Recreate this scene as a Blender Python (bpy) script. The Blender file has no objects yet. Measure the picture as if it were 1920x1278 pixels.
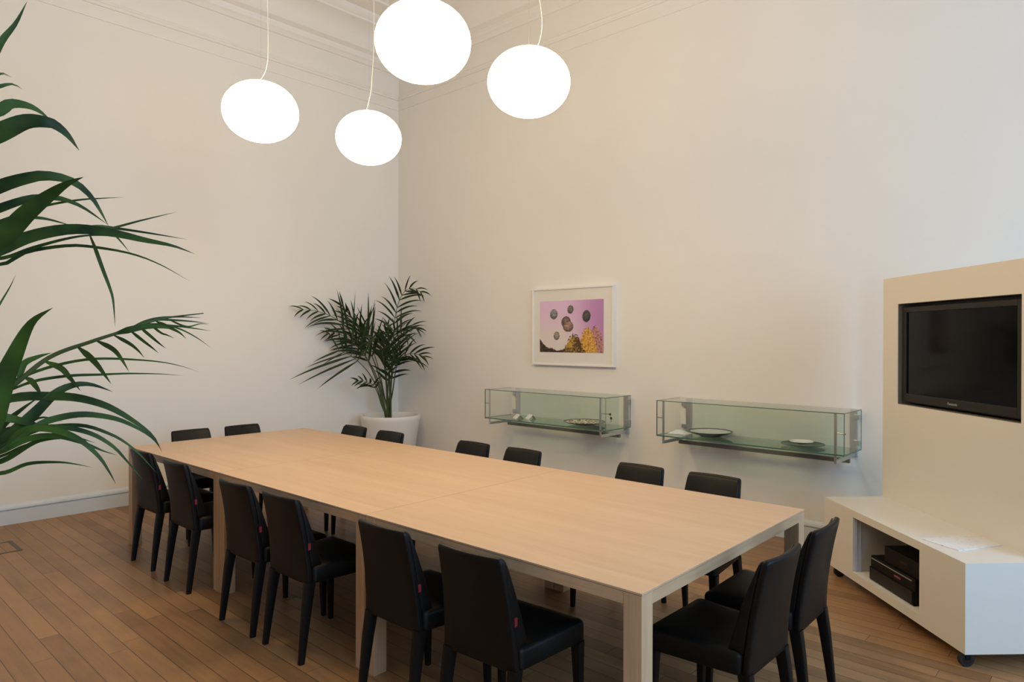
import bpy, bmesh, math, random
from mathutils import Vector, Matrix, noise
S = bpy.context.scene
COL = S.collection
PI = math.pi
# ---------------------------------------------------------------- camera, world, light, exposure
cd = bpy.data.cameras.new('camera'); cam = bpy.data.objects.new('camera', cd); COL.objects.link(cam)
cd.sensor_width = 36; cd.lens = 1289.3 / 1920 * 36; cd.clip_start = 0.05
CAMR = Vector((0.735, 0.678, 0.002)); CAMU = Vector((-0.004, 0.002, 1)); CAMF = Vector((-0.678, 0.735, -0.0037))
zc = -CAMF.normalized(); xc = (CAMR - CAMR.dot(zc) * zc).normalized(); yc = zc.cross(xc)
M = Matrix((xc, yc, zc)).transposed().to_4x4(); M.translation = (7.019, -5.468, 1.569)
cam.matrix_world = M
S.camera = cam
S.view_settings.view_transform = 'Standard'; S.view_settings.look = 'None'
S.view_settings.gamma = 1; S.view_settings.use_curve_mapping = False
S.view_settings.exposure = 0.0
S.cycles.use_denoising = True
S.cycles.max_bounces = 10; S.cycles.diffuse_bounces = 6; S.cycles.glossy_bounces = 4
S.cycles.transparent_max_bounces = 24; S.cycles.transmission_bounces = 6
S.cycles.sample_clamp_indirect = 6
w = bpy.data.worlds.new('overcast_sky'); S.world = w; w.use_nodes = True
w.node_tree.nodes['Background'].inputs[0].default_value = (0.55, 0.72, 1, 1)
w.node_tree.nodes['Background'].inputs[1].default_value = 1.0
LAMP_STRENGTH = 24.5; LAMP_COL = (1.0, 0.72, 0.36)
DAY_POWER = 130.0; DAY_COL = (0.44, 0.69, 1.0)
RX, FY, HC = 9.0, -8.6, 5.6          # right wall, wall behind the camera, ceiling height
WINDOWS = [(-6.2, -4.6), (-2.9, -1.3)]
for i, (a, b) in enumerate(WINDOWS):
    ld = bpy.data.lights.new('daylight', 'AREA'); ld.shape = 'RECTANGLE'; ld.size = 3.2; ld.size_y = b - a - 0.1
    ld.energy = DAY_POWER; ld.color = DAY_COL
    lo = bpy.data.objects.new('daylight', ld); COL.objects.link(lo)
    lo.location = (RX + 0.28, (a + b) / 2, 2.55); lo.rotation_euler = (0, PI / 2, 0)

# ---------------------------------------------------------------- helpers
def lin(c):
    return tuple((v / 12.92 if v <= 0.04045 else ((v + 0.055) / 1.055) ** 2.4) for v in [x / 255 for x in c])
class MB:
    """collects geometry for one mesh"""
    def __init__(s): s.v = []; s.f = []; s.m = []
    def face(s, idx, m=0): s.f.append(idx); s.m.append(m)
    def box(s, x0, x1, y0, y1, z0, z1, m=0):
        b = len(s.v)
        s.v += [(x, y, z) for x in (x0, x1) for y in (y0, y1) for z in (z0, z1)]
        for q in ((0, 1, 3, 2), (4, 6, 7, 5), (0, 4, 5, 1), (2, 3, 7, 6), (0, 2, 6, 4), (1, 5, 7, 3)):
            s.face([b + i for i in q], m)
        return s
    def quad(s, pts, m=0):
        b = len(s.v); s.v += [tuple(p) for p in pts]; s.face(list(range(b, b + len(pts))), m); return s
    def loft(s, rings, m=0, cap0=True, cap1=True, closed=True):
        b = len(s.v); n = len(rings[0])
        for r in rings: s.v += [tuple(p) for p in r]
        for i in range(len(rings) - 1):
            for j in range(n if closed else n - 1):
                k = (j + 1) % n
                s.face([b + i * n + j, b + i * n + k, b + (i + 1) * n + k, b + (i + 1) * n + j], m)
        if cap0: s.face([b + j for j in reversed(range(n))], m)
        if cap1: s.face([b + (len(rings) - 1) * n + j for j in range(n)], m)
        return s
    def tube(s, pts, r, n=8, m=0, cap=True):
        pts = [Vector(p) for p in pts]
        rs = r if isinstance(r, (list, tuple)) else [r] * len(pts)
        rings = []; ref = None
        for i, p in enumerate(pts):
            t = (pts[min(i + 1, len(pts) - 1)] - pts[max(i - 1, 0)]).normalized()
            if ref is None:
                ref = Vector((0, 0, 1)) if abs(t.z) < 0.9 else Vector((1, 0, 0))
            u = (ref - ref.dot(t) * t).normalized(); v = t.cross(u); ref = u
            rings.append([p + (u * math.cos(a) + v * math.sin(a)) * rs[i] for a in [2 * PI * k / n for k in range(n)]])
        return s.loft(rings, m, cap, cap)
    def lathe(s, prof, n=48, m=0, c=(0, 0, 0), cap0=False, cap1=False):
        rings = [[(c[0] + r * math.cos(2 * PI * k / n), c[1] + r * math.sin(2 * PI * k / n), c[2] + z) for k in range(n)] for r, z in prof]
        return s.loft(rings, m, cap0, cap1)
    def build(s, name, mats, parent=None, smooth=None, bevel=0):
        me = bpy.data.meshes.new(name); me.from_pydata(s.v, [], s.f)
        if not isinstance(mats, (list, tuple)): mats = [mats]
        for m in mats: me.materials.append(m)
        if len(mats) > 1: me.polygons.foreach_set('material_index', s.m)
        bm = bmesh.new(); bm.from_mesh(me); bmesh.ops.recalc_face_normals(bm, faces=bm.faces); bm.to_mesh(me); bm.free()
        if smooth is not None:
            me.shade_smooth()
            me.set_sharp_from_angle(angle=math.radians(smooth))
        o = bpy.data.objects.new(name, me); COL.objects.link(o)
        if parent: o.parent = parent
        if bevel:
            bv = o.modifiers.new('bevel', 'BEVEL'); bv.width = bevel; bv.segments = 2; bv.limit_method = 'ANGLE'
        return o
def thing(name, label, cat, loc=(0, 0, 0), rz=0, group=None):
    o = bpy.data.objects.new(name, None); COL.objects.link(o); o.location = loc; o.rotation_euler = (0, 0, rz)
    o.empty_display_size = 0.1
    o['label'] = label; o['category'] = cat
    if group: o['group'] = group
    return o
def tag(o, label, cat, group=None):
    o['label'] = label; o['category'] = cat
    if group: o['group'] = group
    return o
def struct(o): o['kind'] = 'structure'; return o
def copy_tree(o, parent=None):
    c = o.copy(); COL.objects.link(c)
    if parent: c.parent = parent
    for ch in list(o.children): copy_tree(ch, c)
    return c
def fillet(corners, r, n=4):
    out = []; N = len(corners)
    for i in range(N):
        p = Vector(corners[i]).to_2d() if len(corners[i]) > 2 else Vector(corners[i])
        a = Vector(corners[i - 1]); b = Vector(corners[(i + 1) % N])
        da = (a - p).normalized(); db = (b - p).normalized()
        ang = da.angle(db); t = r / math.tan(ang / 2); cdir = (da + db).normalized(); cc = p + cdir * (r / math.sin(ang / 2))
        s0 = p + da * t; s1 = p + db * t
        a0 = math.atan2(*(s0 - cc).yx); a1 = math.atan2(*(s1 - cc).yx)
        dlt = (a1 - a0 + PI) % (2 * PI) - PI
        out += [(cc.x + r * math.cos(a0 + dlt * k / n), cc.y + r * math.sin(a0 + dlt * k / n)) for k in range(n + 1)]
    return out

# ---------------------------------------------------------------- materials
def mat(name, col, rough=0.5, metal=0.0, spec=0.5, emis=None, es=0.0, coat=0):
    m = bpy.data.materials.new(name); m.use_nodes = True
    b = m.node_tree.nodes['Principled BSDF']
    b.inputs['Base Color'].default_value = (*col, 1); b.inputs['Roughness'].default_value = rough
    b.inputs['Metallic'].default_value = metal; b.inputs['Specular IOR Level'].default_value = spec
    b.inputs['Coat Weight'].default_value = coat
    if emis: b.inputs['Emission Color'].default_value = (*emis, 1); b.inputs['Emission Strength'].default_value = es
    return m
class NT:
    def __init__(s, m): s.t = m.node_tree; s.b = s.t.nodes['Principled BSDF']
    def n(s, typ, **kw):
        x = s.t.nodes.new(typ)
        for k, v in kw.items():
            if k.startswith('i_'):
                k = k[2:]; k = int(k) if k.isdigit() else k.replace('_', ' ')
                if isinstance(v, bpy.types.NodeSocket): s.t.links.new(v, x.inputs[k])
                else: x.inputs[k].default_value = v
            else: setattr(x, k, v)
        return x
    def math(s, op, a, b=0.0, c=None):
        x = s.n('ShaderNodeMath', operation=op, i_0=a, i_1=b)
        if c is not None:
            if isinstance(c, bpy.types.NodeSocket): s.t.links.new(c, x.inputs[2])
            else: x.inputs[2].default_value = c
        return x.outputs[0]
    def link(s, a, b): s.t.links.new(a, b)
def noisy(m, scale, amt, vscale=(1, 1, 1), detail=3, bump=0.0):
    """multiply the base colour by a gentle procedural variation"""
    t = NT(m); co = t.n('ShaderNodeTexCoord').outputs['Object']
    mp = t.n('ShaderNodeMapping', i_Vector=co, i_Scale=vscale).outputs[0]
    nz = t.n('ShaderNodeTexNoise', i_Vector=mp, i_Scale=scale, i_Detail=detail).outputs['Fac']
    mr = t.n('ShaderNodeMapRange', i_Value=nz); mr.inputs['From Min'].default_value = 0.3; mr.inputs['From Max'].default_value = 0.7
    mr.inputs['To Min'].default_value = 1 - amt; mr.inputs['To Max'].default_value = 1 + amt
    vm = t.n('ShaderNodeVectorMath', operation='SCALE'); vm.inputs[0].default_value = t.b.inputs['Base Color'].default_value[:3]
    t.link(mr.outputs[0], vm.inputs['Scale']); t.link(vm.outputs[0], t.b.inputs['Base Color'])
    if bump:
        bp = t.n('ShaderNodeBump', i_Height=nz); bp.inputs['Strength'].default_value = bump; bp.inputs['Distance'].default_value = 0.002
        t.link(bp.outputs[0], t.b.inputs['Normal'])
    return m
def wood(name, dark, light, axis=0, rough=0.5, board=0.0):
    m = mat(name, light, rough); t = NT(m)
    co = t.n('ShaderNodeTexCoord').outputs['Object']
    sc = [14, 14, 14]; sc[axis] = 0.9
    mp = t.n('ShaderNodeMapping', i_Vector=co, i_Scale=sc).outputs[0]
    n1 = t.n('ShaderNodeTexNoise', i_Vector=mp, i_Scale=1.0, i_Detail=5, i_Roughness=0.6, i_Distortion=0.6).outputs['Fac']
    sc2 = [120, 120, 120]; sc2[axis] = 6
    mp2 = t.n('ShaderNodeMapping', i_Vector=co, i_Scale=sc2).outputs[0]
    n2 = t.n('ShaderNodeTexNoise', i_Vector=mp2, i_Scale=1.0, i_Detail=2).outputs['Fac']
    f = t.math('ADD', t.math('MULTIPLY', n1, 0.75), t.math('MULTIPLY', n2, 0.35))
    if board:
        sx = t.n('ShaderNodeSeparateXYZ', i_Vector=co)
        row = t.math('FLOOR', t.math('DIVIDE', sx.outputs[1 if axis == 0 else 0], board))
        wn = t.n('ShaderNodeTexWhiteNoise', noise_dimensions='1D'); t.link(row, wn.inputs['W'])
        f = t.math('ADD', f, t.math('MULTIPLY', t.math('SUBTRACT', wn.outputs[0], 0.5), 0.10))
    cr = t.n('ShaderNodeValToRGB'); t.link(f, cr.inputs[0])
    cr.color_ramp.elements[0].position = 0.3; cr.color_ramp.elements[0].color = (*dark, 1)
    cr.color_ramp.elements[1].position = 0.72; cr.color_ramp.elements[1].color = (*light, 1)
    t.link(cr.outputs[0], t.b.inputs['Base Color'])
    return m
def plank_floor():
    m = mat('oak_floor_boards', (0.3, 0.17, 0.08), 0.42, spec=0.35); t = NT(m)
    co = t.n('ShaderNodeTexCoord').outputs['Object']; sx = t.n('ShaderNodeSeparateXYZ', i_Vector=co)
    X, Y = sx.outputs[0], sx.outputs[1]
    PW = 0.094; PL = 1.5
    ry = t.math('DIVIDE', Y, PW); row = t.math('FLOOR', ry)
    wn = t.n('ShaderNodeTexWhiteNoise', noise_dimensions='1D'); t.link(row, wn.inputs['W'])
    rx = t.math('ADD', t.math('DIVIDE', X, PL), t.math('MULTIPLY', wn.outputs[0], 7.3)); pl = t.math('FLOOR', rx)
    cv = t.n('ShaderNodeCombineXYZ', i_X=row, i_Y=pl)
    w2 = t.n('ShaderNodeTexWhiteNoise', noise_dimensions='2D'); t.link(cv.outputs[0], w2.inputs['Vector'])
    # grain
    off = t.n('ShaderNodeVectorMath', operation='SCALE'); t.link(w2.outputs['Color'], off.inputs[0]); off.inputs['Scale'].default_value = 9
    ad = t.n('ShaderNodeVectorMath', operation='ADD'); t.link(co, ad.inputs[0]); t.link(off.outputs[0], ad.inputs[1])
    mp = t.n('ShaderNodeMapping', i_Vector=ad.outputs[0], i_Scale=(2.2, 26, 1)).outputs[0]
    g = t.n('ShaderNodeTexNoise', i_Vector=mp, i_Scale=1.0, i_Detail=5, i_Roughness=0.6, i_Distortion=0.5).outputs['Fac']
    kn = t.n('ShaderNodeTexNoise', i_Vector=ad.outputs[0], i_Scale=4.5, i_Detail=3).outputs['Fac']
    f = t.math('ADD', t.math('MULTIPLY', g, 0.45), t.math('ADD', t.math('MULTIPLY', w2.outputs['Value'], 0.26), t.math('MULTIPLY', kn, 0.25)))
    cr = t.n('ShaderNodeValToRGB'); t.link(f, cr.inputs[0]); e = cr.color_ramp.elements
    e[0].position = 0.25; e[0].color = (0.18, 0.093, 0.042, 1); e[1].position = 0.85; e[1].color = (0.44, 0.255, 0.118, 1)
    x = e.new(0.55); x.color = (0.32, 0.175, 0.078, 1)
    # joints
    fy = t.math('ABSOLUTE', t.math('SUBTRACT', t.math('FRACT', ry), 0.5)); fx = t.math('ABSOLUTE', t.math('SUBTRACT', t.math('FRACT', rx), 0.5))
    jy = t.math('GREATER_THAN', fy, 0.5 - 0.0016 / PW); jx = t.math('GREATER_THAN', fx, 0.5 - 0.0012 / PL)
    j = t.math('MAXIMUM', jy, jx)
    mx = t.n('ShaderNodeMix', data_type='RGBA'); t.link(j, mx.inputs[0]); t.link(cr.outputs[0], mx.inputs[6]); mx.inputs[7].default_value = (0.05, 0.026, 0.012, 1)
    t.link(mx.outputs[2], t.b.inputs['Base Color'])
    rr = t.n('ShaderNodeMapRange', i_Value=g); rr.inputs['To Min'].default_value = 0.34; rr.inputs['To Max'].default_value = 0.5
    t.link(rr.outputs[0], t.b.inputs['Roughness'])
    return m
def glass(name, tint, gloss=1.0):
    m = bpy.data.materials.new(name); m.use_nodes = True; t = m.node_tree; t.nodes.clear()
    out = t.nodes.new('ShaderNodeOutputMaterial'); tr = t.nodes.new('ShaderNodeBsdfTransparent'); gl = t.nodes.new('ShaderNodeBsdfGlossy')
    fr = t.nodes.new('ShaderNodeFresnel'); mx = t.nodes.new('ShaderNodeMixShader')
    tr.inputs[0].default_value = (*tint, 1); gl.inputs['Roughness'].default_value = 0.01; fr.inputs[0].default_value = 1.45
    ge = t.nodes.new('ShaderNodeNewGeometry'); iv = t.nodes.new('ShaderNodeMath'); iv.operation = 'SUBTRACT'; iv.inputs[0].default_value = 1
    ml = t.nodes.new('ShaderNodeMath'); ml.operation = 'MULTIPLY'; t.links.new(ge.outputs['Backfacing'], iv.inputs[1])
    t.links.new(iv.outputs[0], ml.inputs[0]); t.links.new(fr.outputs[0], ml.inputs[1]); t.links.new(ml.outputs[0], mx.inputs[0]); t.links.new(tr.outputs[0], mx.inputs[1]); t.links.new(gl.outputs[0], mx.inputs[2])
    t.links.new(mx.outputs[0], out.inputs[0]); return m
WALL = noisy(mat('white_wall_paint', (0.80, 0.78, 0.75), 0.75, spec=0.25), 1.5, 0.012)
WALLF = mat('taupe_wall_paint', (0.52, 0.45, 0.37), 0.8, spec=0.2)
CEIL = mat('white_plaster', (0.82, 0.80, 0.77), 0.8, spec=0.2)
TRIM = mat('daylight_tinted_gloss_paint', (0.60, 0.655, 0.71), 0.4)  # neutral trim paint with the blue daylight cast mixed into its colour
FLOOR = plank_floor()
TOPW = wood('pale_oak_top', (0.50, 0.335, 0.215), (0.585, 0.41, 0.27), 0, 0.42, 0.125)
LEGW = wood('pale_oak_leg', (0.44, 0.285, 0.165), (0.585, 0.405, 0.25), 2, 0.5)
APRW = wood('pale_oak_apron', (0.44, 0.285, 0.165), (0.585, 0.405, 0.25), 0, 0.5)
APRY = wood('pale_oak_cross_apron', (0.44, 0.285, 0.165), (0.585, 0.405, 0.25), 1, 0.5)
LEATH = noisy(mat('black_leather', (0.0055, 0.005, 0.0048), 0.46, spec=0.22), 260, 0.15, bump=0.12)
RED = mat('red_woven_tag', (0.22, 0.012, 0.02), 0.7)
WHITE = mat('white_lacquer', (0.75, 0.72, 0.66), 0.28, spec=0.4)
NICHE = mat('grey_white_laminate', (0.55, 0.55, 0.53), 0.5)
BLACKP = mat('black_plastic', (0.004, 0.004, 0.004), 0.4, spec=0.2)
RUBBER = mat('black_rubber', (0.015, 0.015, 0.015), 0.6)
DARKG = mat('dark_grey_bezel', (0.020, 0.0185, 0.017), 0.4, spec=0.25)
SCREEN = mat('dark_plasma_glass', (0.003, 0.003, 0.0032), 0.08, spec=0.16)
SILVER = mat('brushed_aluminium', (0.56, 0.58, 0.60), 0.38, metal=0.85)
STEEL = mat('polished_steel', (0.6, 0.6, 0.6), 0.2, metal=1)
BRASS = mat('dark_brass', (0.12, 0.09, 0.04), 0.4, metal=0.7)
GLASS = glass('clear_glass', (0.972, 0.985, 0.976)); GLASSG = glass('green_shelf_glass', (0.78, 0.90, 0.85))
GLASSB = glass('back_glass', (0.93, 0.965, 0.945))
EDGE = mat('green_glass_edge', (0.07, 0.16, 0.125), 0.2)
GLOBE = mat('opal_glass_lit', (0.9, 0.9, 0.88), 0.3, emis=LAMP_COL, es=LAMP_STRENGTH)
CORD = mat('white_cord', (0.8, 0.78, 0.74), 0.5)
PAPER = mat('white_paper', (0.78, 0.78, 0.78), 0.7)
MATB = mat('off_white_mount', (0.74, 0.72, 0.69), 0.7)
FRAMEW = mat('white_frame_lacquer', (0.80, 0.80, 0.79), 0.35)
POT = noisy(mat('white_pot_plastic', (0.76, 0.745, 0.71), 0.5), 5, 0.02)
SOIL = noisy(mat('potting_soil', (0.03, 0.02, 0.013), 0.95), 60, 0.5, bump=0.8)
def leafmat(name, c1, c2):
    m = mat(name, c1, 0.5, spec=0.22); t = NT(m)
    co = t.n('ShaderNodeTexCoord').outputs['Object']
    nz = t.n('ShaderNodeTexNoise', i_Vector=co, i_Scale=7.0, i_Detail=2).outputs['Fac']
    cr = t.n('ShaderNodeValToRGB'); t.link(nz, cr.inputs[0])
    cr.color_ramp.elements[0].position = 0.35; cr.color_ramp.elements[0].color = (*c1, 1)
    cr.color_ramp.elements[1].position = 0.68; cr.color_ramp.elements[1].color = (*c2, 1)
    t.link(cr.outputs[0], t.b.inputs['Base Color'])
    t.b.inputs['Transmission Weight'].default_value = 0.0
    return m
LEAF = leafmat('kentia_leaf', (0.013, 0.024, 0.009), (0.030, 0.052, 0.015))
LEAFL = leafmat('kentia_leaf_near', (0.012, 0.030, 0.008), (0.050, 0.105, 0.014))
STALK = leafmat('kentia_stalk', (0.045, 0.07, 0.02), (0.08, 0.10, 0.035))
BIG_PALM = {
 'A': ([(3.433,-5.449,0.869),(3.627,-5.335,1.442),(3.898,-5.219,1.724),(4.107,-5.094,1.817),(4.297,-4.986,1.846),(4.291,-4.855,1.904),(4.281,-4.728,1.935),(4.315,-4.628,1.951)], [
  ([(4.003,-5.122,1.858),(4.079,-5.020,2.005),(4.144,-4.930,2.081),(4.208,-4.840,2.122),(4.225,-4.794,2.128),(4.238,-4.752,2.122),(4.243,-4.717,2.106),(4.253,-4.678,2.064),(4.252,-4.649,2.016),(4.246,-4.624,1.972)],0.0447),
  ([(3.964,-5.089,1.846),(4.026,-4.998,1.969),(4.076,-4.917,2.018),(4.114,-4.847,2.055),(4.129,-4.800,2.068),(4.150,-4.746,2.067),(4.167,-4.697,2.049),(4.175,-4.656,2.023),(4.187,-4.610,1.988)],0.0304),
  ([(4.010,-4.841,2.020),(4.059,-4.762,2.056),(4.110,-4.681,2.079),(4.140,-4.619,2.090),(4.176,-4.552,2.099)],0.0079),
  ([(4.544,-5.030,1.805),(4.587,-5.004,1.851),(4.648,-4.961,1.923),(4.715,-4.912,1.981),(4.760,-4.884,2.008),(4.803,-4.858,2.024)],0.0460),
  ([(3.994,-4.993,1.927),(4.052,-4.912,1.973),(4.076,-4.863,1.996),(4.108,-4.806,1.996),(4.119,-4.768,1.991),(4.150,-4.712,1.974)],0.0152),
  ([(4.261,-5.088,1.739),(4.295,-5.013,1.810),(4.306,-4.960,1.848),(4.347,-4.880,1.899),(4.408,-4.780,1.927),(4.471,-4.680,1.919),(4.513,-4.599,1.901),(4.555,-4.518,1.885),(4.578,-4.454,1.861)],0.0353),
  ([(4.225,-4.712,1.922),(4.260,-4.629,1.962),(4.297,-4.543,1.996),(4.315,-4.475,2.022),(4.324,-4.415,2.045)],0.0078),
  ([(4.155,-4.777,1.935),(4.217,-4.668,1.970),(4.237,-4.599,1.970),(4.298,-4.491,1.956),(4.354,-4.388,1.940)],0.0098),
  ([(4.158,-5.046,1.747),(4.220,-4.944,1.830),(4.261,-4.861,1.870),(4.305,-4.774,1.906),(4.328,-4.708,1.923),(4.349,-4.642,1.925),(4.350,-4.596,1.922)],0.0109),
  ([(4.095,-5.037,1.725),(4.164,-4.934,1.814),(4.196,-4.865,1.861),(4.264,-4.763,1.887),(4.300,-4.691,1.887),(4.365,-4.592,1.868),(4.412,-4.511,1.833),(4.463,-4.425,1.775)],0.0112),
  ([(4.357,-4.658,1.946),(4.357,-4.624,1.913),(4.357,-4.590,1.871)],0.0056),
  ([(4.306,-4.705,1.946),(4.320,-4.692,1.887),(4.344,-4.671,1.801),(4.359,-4.657,1.747),(4.369,-4.648,1.699),(4.374,-4.643,1.606)],0.0112),
  ([(4.010,-4.981,1.517),(4.036,-4.910,1.683),(4.023,-4.876,1.750),(3.998,-4.853,1.799)],0.0076),
  ([(4.284,-4.998,1.846),(4.342,-4.967,1.895),(4.367,-4.966,1.926),(4.393,-4.965,1.860)],0.0084),
 ]),
 'C': ([(3.345,-5.461,0.855),(3.486,-5.396,1.629),(3.666,-5.296,2.001),(3.936,-5.182,2.126),(4.118,-5.081,2.149),(4.297,-5.053,2.056)], [
  ([(4.080,-5.048,2.251),(4.113,-4.982,2.412),(4.135,-4.927,2.569),(4.145,-4.884,2.651),(4.144,-4.850,2.741)],0.0328),
  ([(4.067,-5.060,2.251),(4.100,-4.995,2.385),(4.136,-4.928,2.425),(4.139,-4.891,2.443),(4.133,-4.862,2.435)],0.0328),
  ([(4.002,-5.052,2.302),(4.037,-4.984,2.439),(4.074,-4.916,2.487),(4.060,-4.895,2.495),(4.044,-4.876,2.495)],0.0186),
  ([(4.118,-5.081,2.166),(4.163,-5.005,2.288),(4.197,-4.939,2.328),(4.196,-4.907,2.358),(4.210,-4.860,2.359),(4.211,-4.825,2.346),(4.208,-4.794,2.324)],0.0469),
  ([(4.170,-5.102,2.085),(4.218,-5.028,2.185),(4.268,-4.953,2.234),(4.306,-4.888,2.278),(4.332,-4.834,2.283),(4.331,-4.807,2.277),(4.333,-4.776,2.253),(4.337,-4.743,2.208)],0.0565),
  ([(3.965,-5.017,2.374),(3.950,-4.985,2.536),(3.950,-4.940,2.664),(3.929,-4.913,2.737)],0.0266),
  ([(4.312,-5.107,2.029),(4.390,-5.080,2.053),(4.467,-5.054,2.030),(4.532,-5.040,1.976)],0.0318),
 ]),
 'B': ([(3.506,-5.449,0.790),(3.809,-5.304,1.091),(4.098,-5.172,1.231),(4.249,-5.033,1.326),(4.319,-4.940,1.401),(4.369,-4.839,1.503),(4.416,-4.728,1.556),(4.442,-4.663,1.583),(4.463,-4.589,1.615),(4.472,-4.499,1.641),(4.500,-4.391,1.658)], [
  ([(4.317,-4.901,1.458),(4.356,-4.888,1.431),(4.391,-4.878,1.407),(4.425,-4.870,1.377)],0.0155),
  ([(4.354,-4.840,1.496),(4.413,-4.817,1.469),(4.462,-4.804,1.439),(4.515,-4.787,1.398)],0.0173),
  ([(4.389,-4.766,1.527),(4.451,-4.746,1.507),(4.504,-4.733,1.474),(4.565,-4.714,1.419)],0.0175),
  ([(4.422,-4.709,1.547),(4.482,-4.685,1.531),(4.529,-4.674,1.500),(4.574,-4.664,1.457)],0.0142),
  ([(4.436,-4.655,1.556),(4.481,-4.636,1.551),(4.521,-4.622,1.529),(4.557,-4.611,1.501)],0.0108),
  ([(4.452,-4.613,1.567),(4.491,-4.595,1.560),(4.526,-4.580,1.538),(4.561,-4.567,1.516)],0.0091),
  ([(4.463,-4.589,1.578),(4.499,-4.569,1.572),(4.528,-4.557,1.552),(4.558,-4.542,1.531)],0.0092),
  ([(4.471,-4.554,1.589),(4.501,-4.540,1.587),(4.529,-4.528,1.578),(4.557,-4.515,1.567)],0.0074),
  ([(4.488,-4.539,1.602),(4.525,-4.514,1.602),(4.554,-4.496,1.586),(4.578,-4.483,1.565)],0.0111),
  ([(4.449,-4.670,1.570),(4.470,-4.627,1.596),(4.491,-4.583,1.607),(4.513,-4.539,1.606),(4.529,-4.501,1.597)],0.0202),
  ([(4.449,-4.629,1.602),(4.452,-4.578,1.624),(4.456,-4.527,1.639),(4.475,-4.462,1.644),(4.498,-4.393,1.641)],0.0075),
  ([(4.448,-4.603,1.607),(4.468,-4.544,1.631),(4.487,-4.485,1.631),(4.505,-4.427,1.627),(4.516,-4.376,1.620)],0.0076),
  ([(4.447,-4.577,1.608),(4.470,-4.521,1.616),(4.491,-4.468,1.599),(4.508,-4.418,1.569),(4.521,-4.372,1.532)],0.0057),
  ([(4.448,-4.603,1.600),(4.453,-4.544,1.614),(4.481,-4.464,1.609),(4.521,-4.372,1.594)],0.0076),
  ([(4.515,-4.513,1.602),(4.522,-4.462,1.609),(4.523,-4.415,1.619),(4.515,-4.378,1.618)],0.0057),
  ([(4.274,-5.010,1.351),(4.305,-4.938,1.417),(4.324,-4.878,1.451),(4.347,-4.814,1.476),(4.382,-4.739,1.494),(4.418,-4.664,1.497),(4.492,-4.552,1.487),(4.524,-4.481,1.470),(4.539,-4.424,1.447)],0.0090),
  ([(4.286,-4.999,1.343),(4.296,-4.940,1.391),(4.321,-4.868,1.425),(4.367,-4.778,1.441),(4.402,-4.697,1.443),(4.428,-4.624,1.445),(4.473,-4.533,1.442),(4.500,-4.460,1.434)],0.0090),
  ([(4.330,-4.930,1.448),(4.336,-4.902,1.481),(4.348,-4.868,1.504),(4.364,-4.830,1.519)],0.0192),
  ([(4.659,-5.063,1.233),(4.689,-5.047,1.338),(4.720,-5.028,1.448),(4.753,-5.009,1.522),(4.784,-4.991,1.584),(4.813,-4.975,1.619),(4.857,-4.946,1.649)],0.0494),
 ]),
 'E': ([(3.500,-5.456,0.697),(3.770,-5.341,0.948),(4.049,-5.219,1.078),(4.278,-5.116,1.145),(4.412,-5.046,1.202),(4.507,-4.985,1.234)], [
  ([(4.324,-5.032,1.306),(4.371,-4.966,1.365),(4.394,-4.922,1.380),(4.424,-4.871,1.381),(4.480,-4.797,1.376),(4.525,-4.733,1.354),(4.552,-4.685,1.324),(4.586,-4.631,1.277),(4.599,-4.596,1.238),(4.601,-4.572,1.187)],0.0259),
  ([(4.375,-5.053,1.166),(4.387,-5.003,1.210),(4.401,-4.951,1.259),(4.423,-4.891,1.327),(4.440,-4.837,1.390),(4.451,-4.787,1.415),(4.462,-4.738,1.413),(4.480,-4.683,1.388)],0.0341),
  ([(4.237,-5.045,1.112),(4.256,-4.993,1.193),(4.269,-4.947,1.277),(4.290,-4.893,1.335),(4.299,-4.850,1.370)],0.0279),
  ([(4.362,-5.064,1.345),(4.386,-5.016,1.334),(4.397,-4.978,1.322),(4.406,-4.942,1.312),(4.440,-4.884,1.288),(4.462,-4.837,1.258)],0.0250),
  ([(4.471,-4.965,1.223),(4.505,-4.898,1.298),(4.514,-4.857,1.315),(4.534,-4.804,1.325),(4.551,-4.754,1.321),(4.580,-4.694,1.303),(4.604,-4.638,1.267),(4.608,-4.600,1.232),(4.599,-4.574,1.194)],0.0188),
  ([(4.398,-4.964,1.206),(4.433,-4.902,1.270),(4.465,-4.843,1.286),(4.508,-4.774,1.285),(4.544,-4.712,1.256),(4.556,-4.672,1.227),(4.568,-4.632,1.185),(4.591,-4.582,1.114)],0.0121),
  ([(4.447,-4.987,1.215),(4.496,-4.907,1.283),(4.532,-4.840,1.288),(4.569,-4.772,1.265),(4.591,-4.717,1.221),(4.598,-4.677,1.168),(4.608,-4.634,1.105)],0.0152),
  ([(4.508,-4.998,1.239),(4.534,-4.951,1.288),(4.577,-4.889,1.292),(4.621,-4.826,1.262),(4.651,-4.776,1.204),(4.658,-4.747,1.150),(4.654,-4.728,1.110)],0.0179),
  ([(4.438,-5.063,1.175),(4.477,-4.993,1.224),(4.510,-4.928,1.259),(4.544,-4.863,1.265),(4.581,-4.794,1.238),(4.596,-4.747,1.211),(4.601,-4.708,1.193)],0.0181),
  ([(4.375,-5.053,1.133),(4.422,-4.982,1.185),(4.478,-4.903,1.243),(4.521,-4.837,1.262),(4.535,-4.796,1.251),(4.551,-4.754,1.231)],0.0150),
  ([(4.375,-5.053,1.117),(4.422,-4.982,1.150),(4.462,-4.918,1.176),(4.504,-4.853,1.178),(4.523,-4.808,1.169),(4.544,-4.762,1.154)],0.0117),
  ([(4.249,-5.033,1.232),(4.293,-4.958,1.259),(4.314,-4.905,1.277),(4.336,-4.851,1.305),(4.359,-4.796,1.288)],0.0157),
  ([(4.262,-5.022,1.129),(4.294,-4.958,1.183),(4.327,-4.893,1.217),(4.375,-4.815,1.235),(4.424,-4.735,1.224)],0.0087),
 ]),
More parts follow.
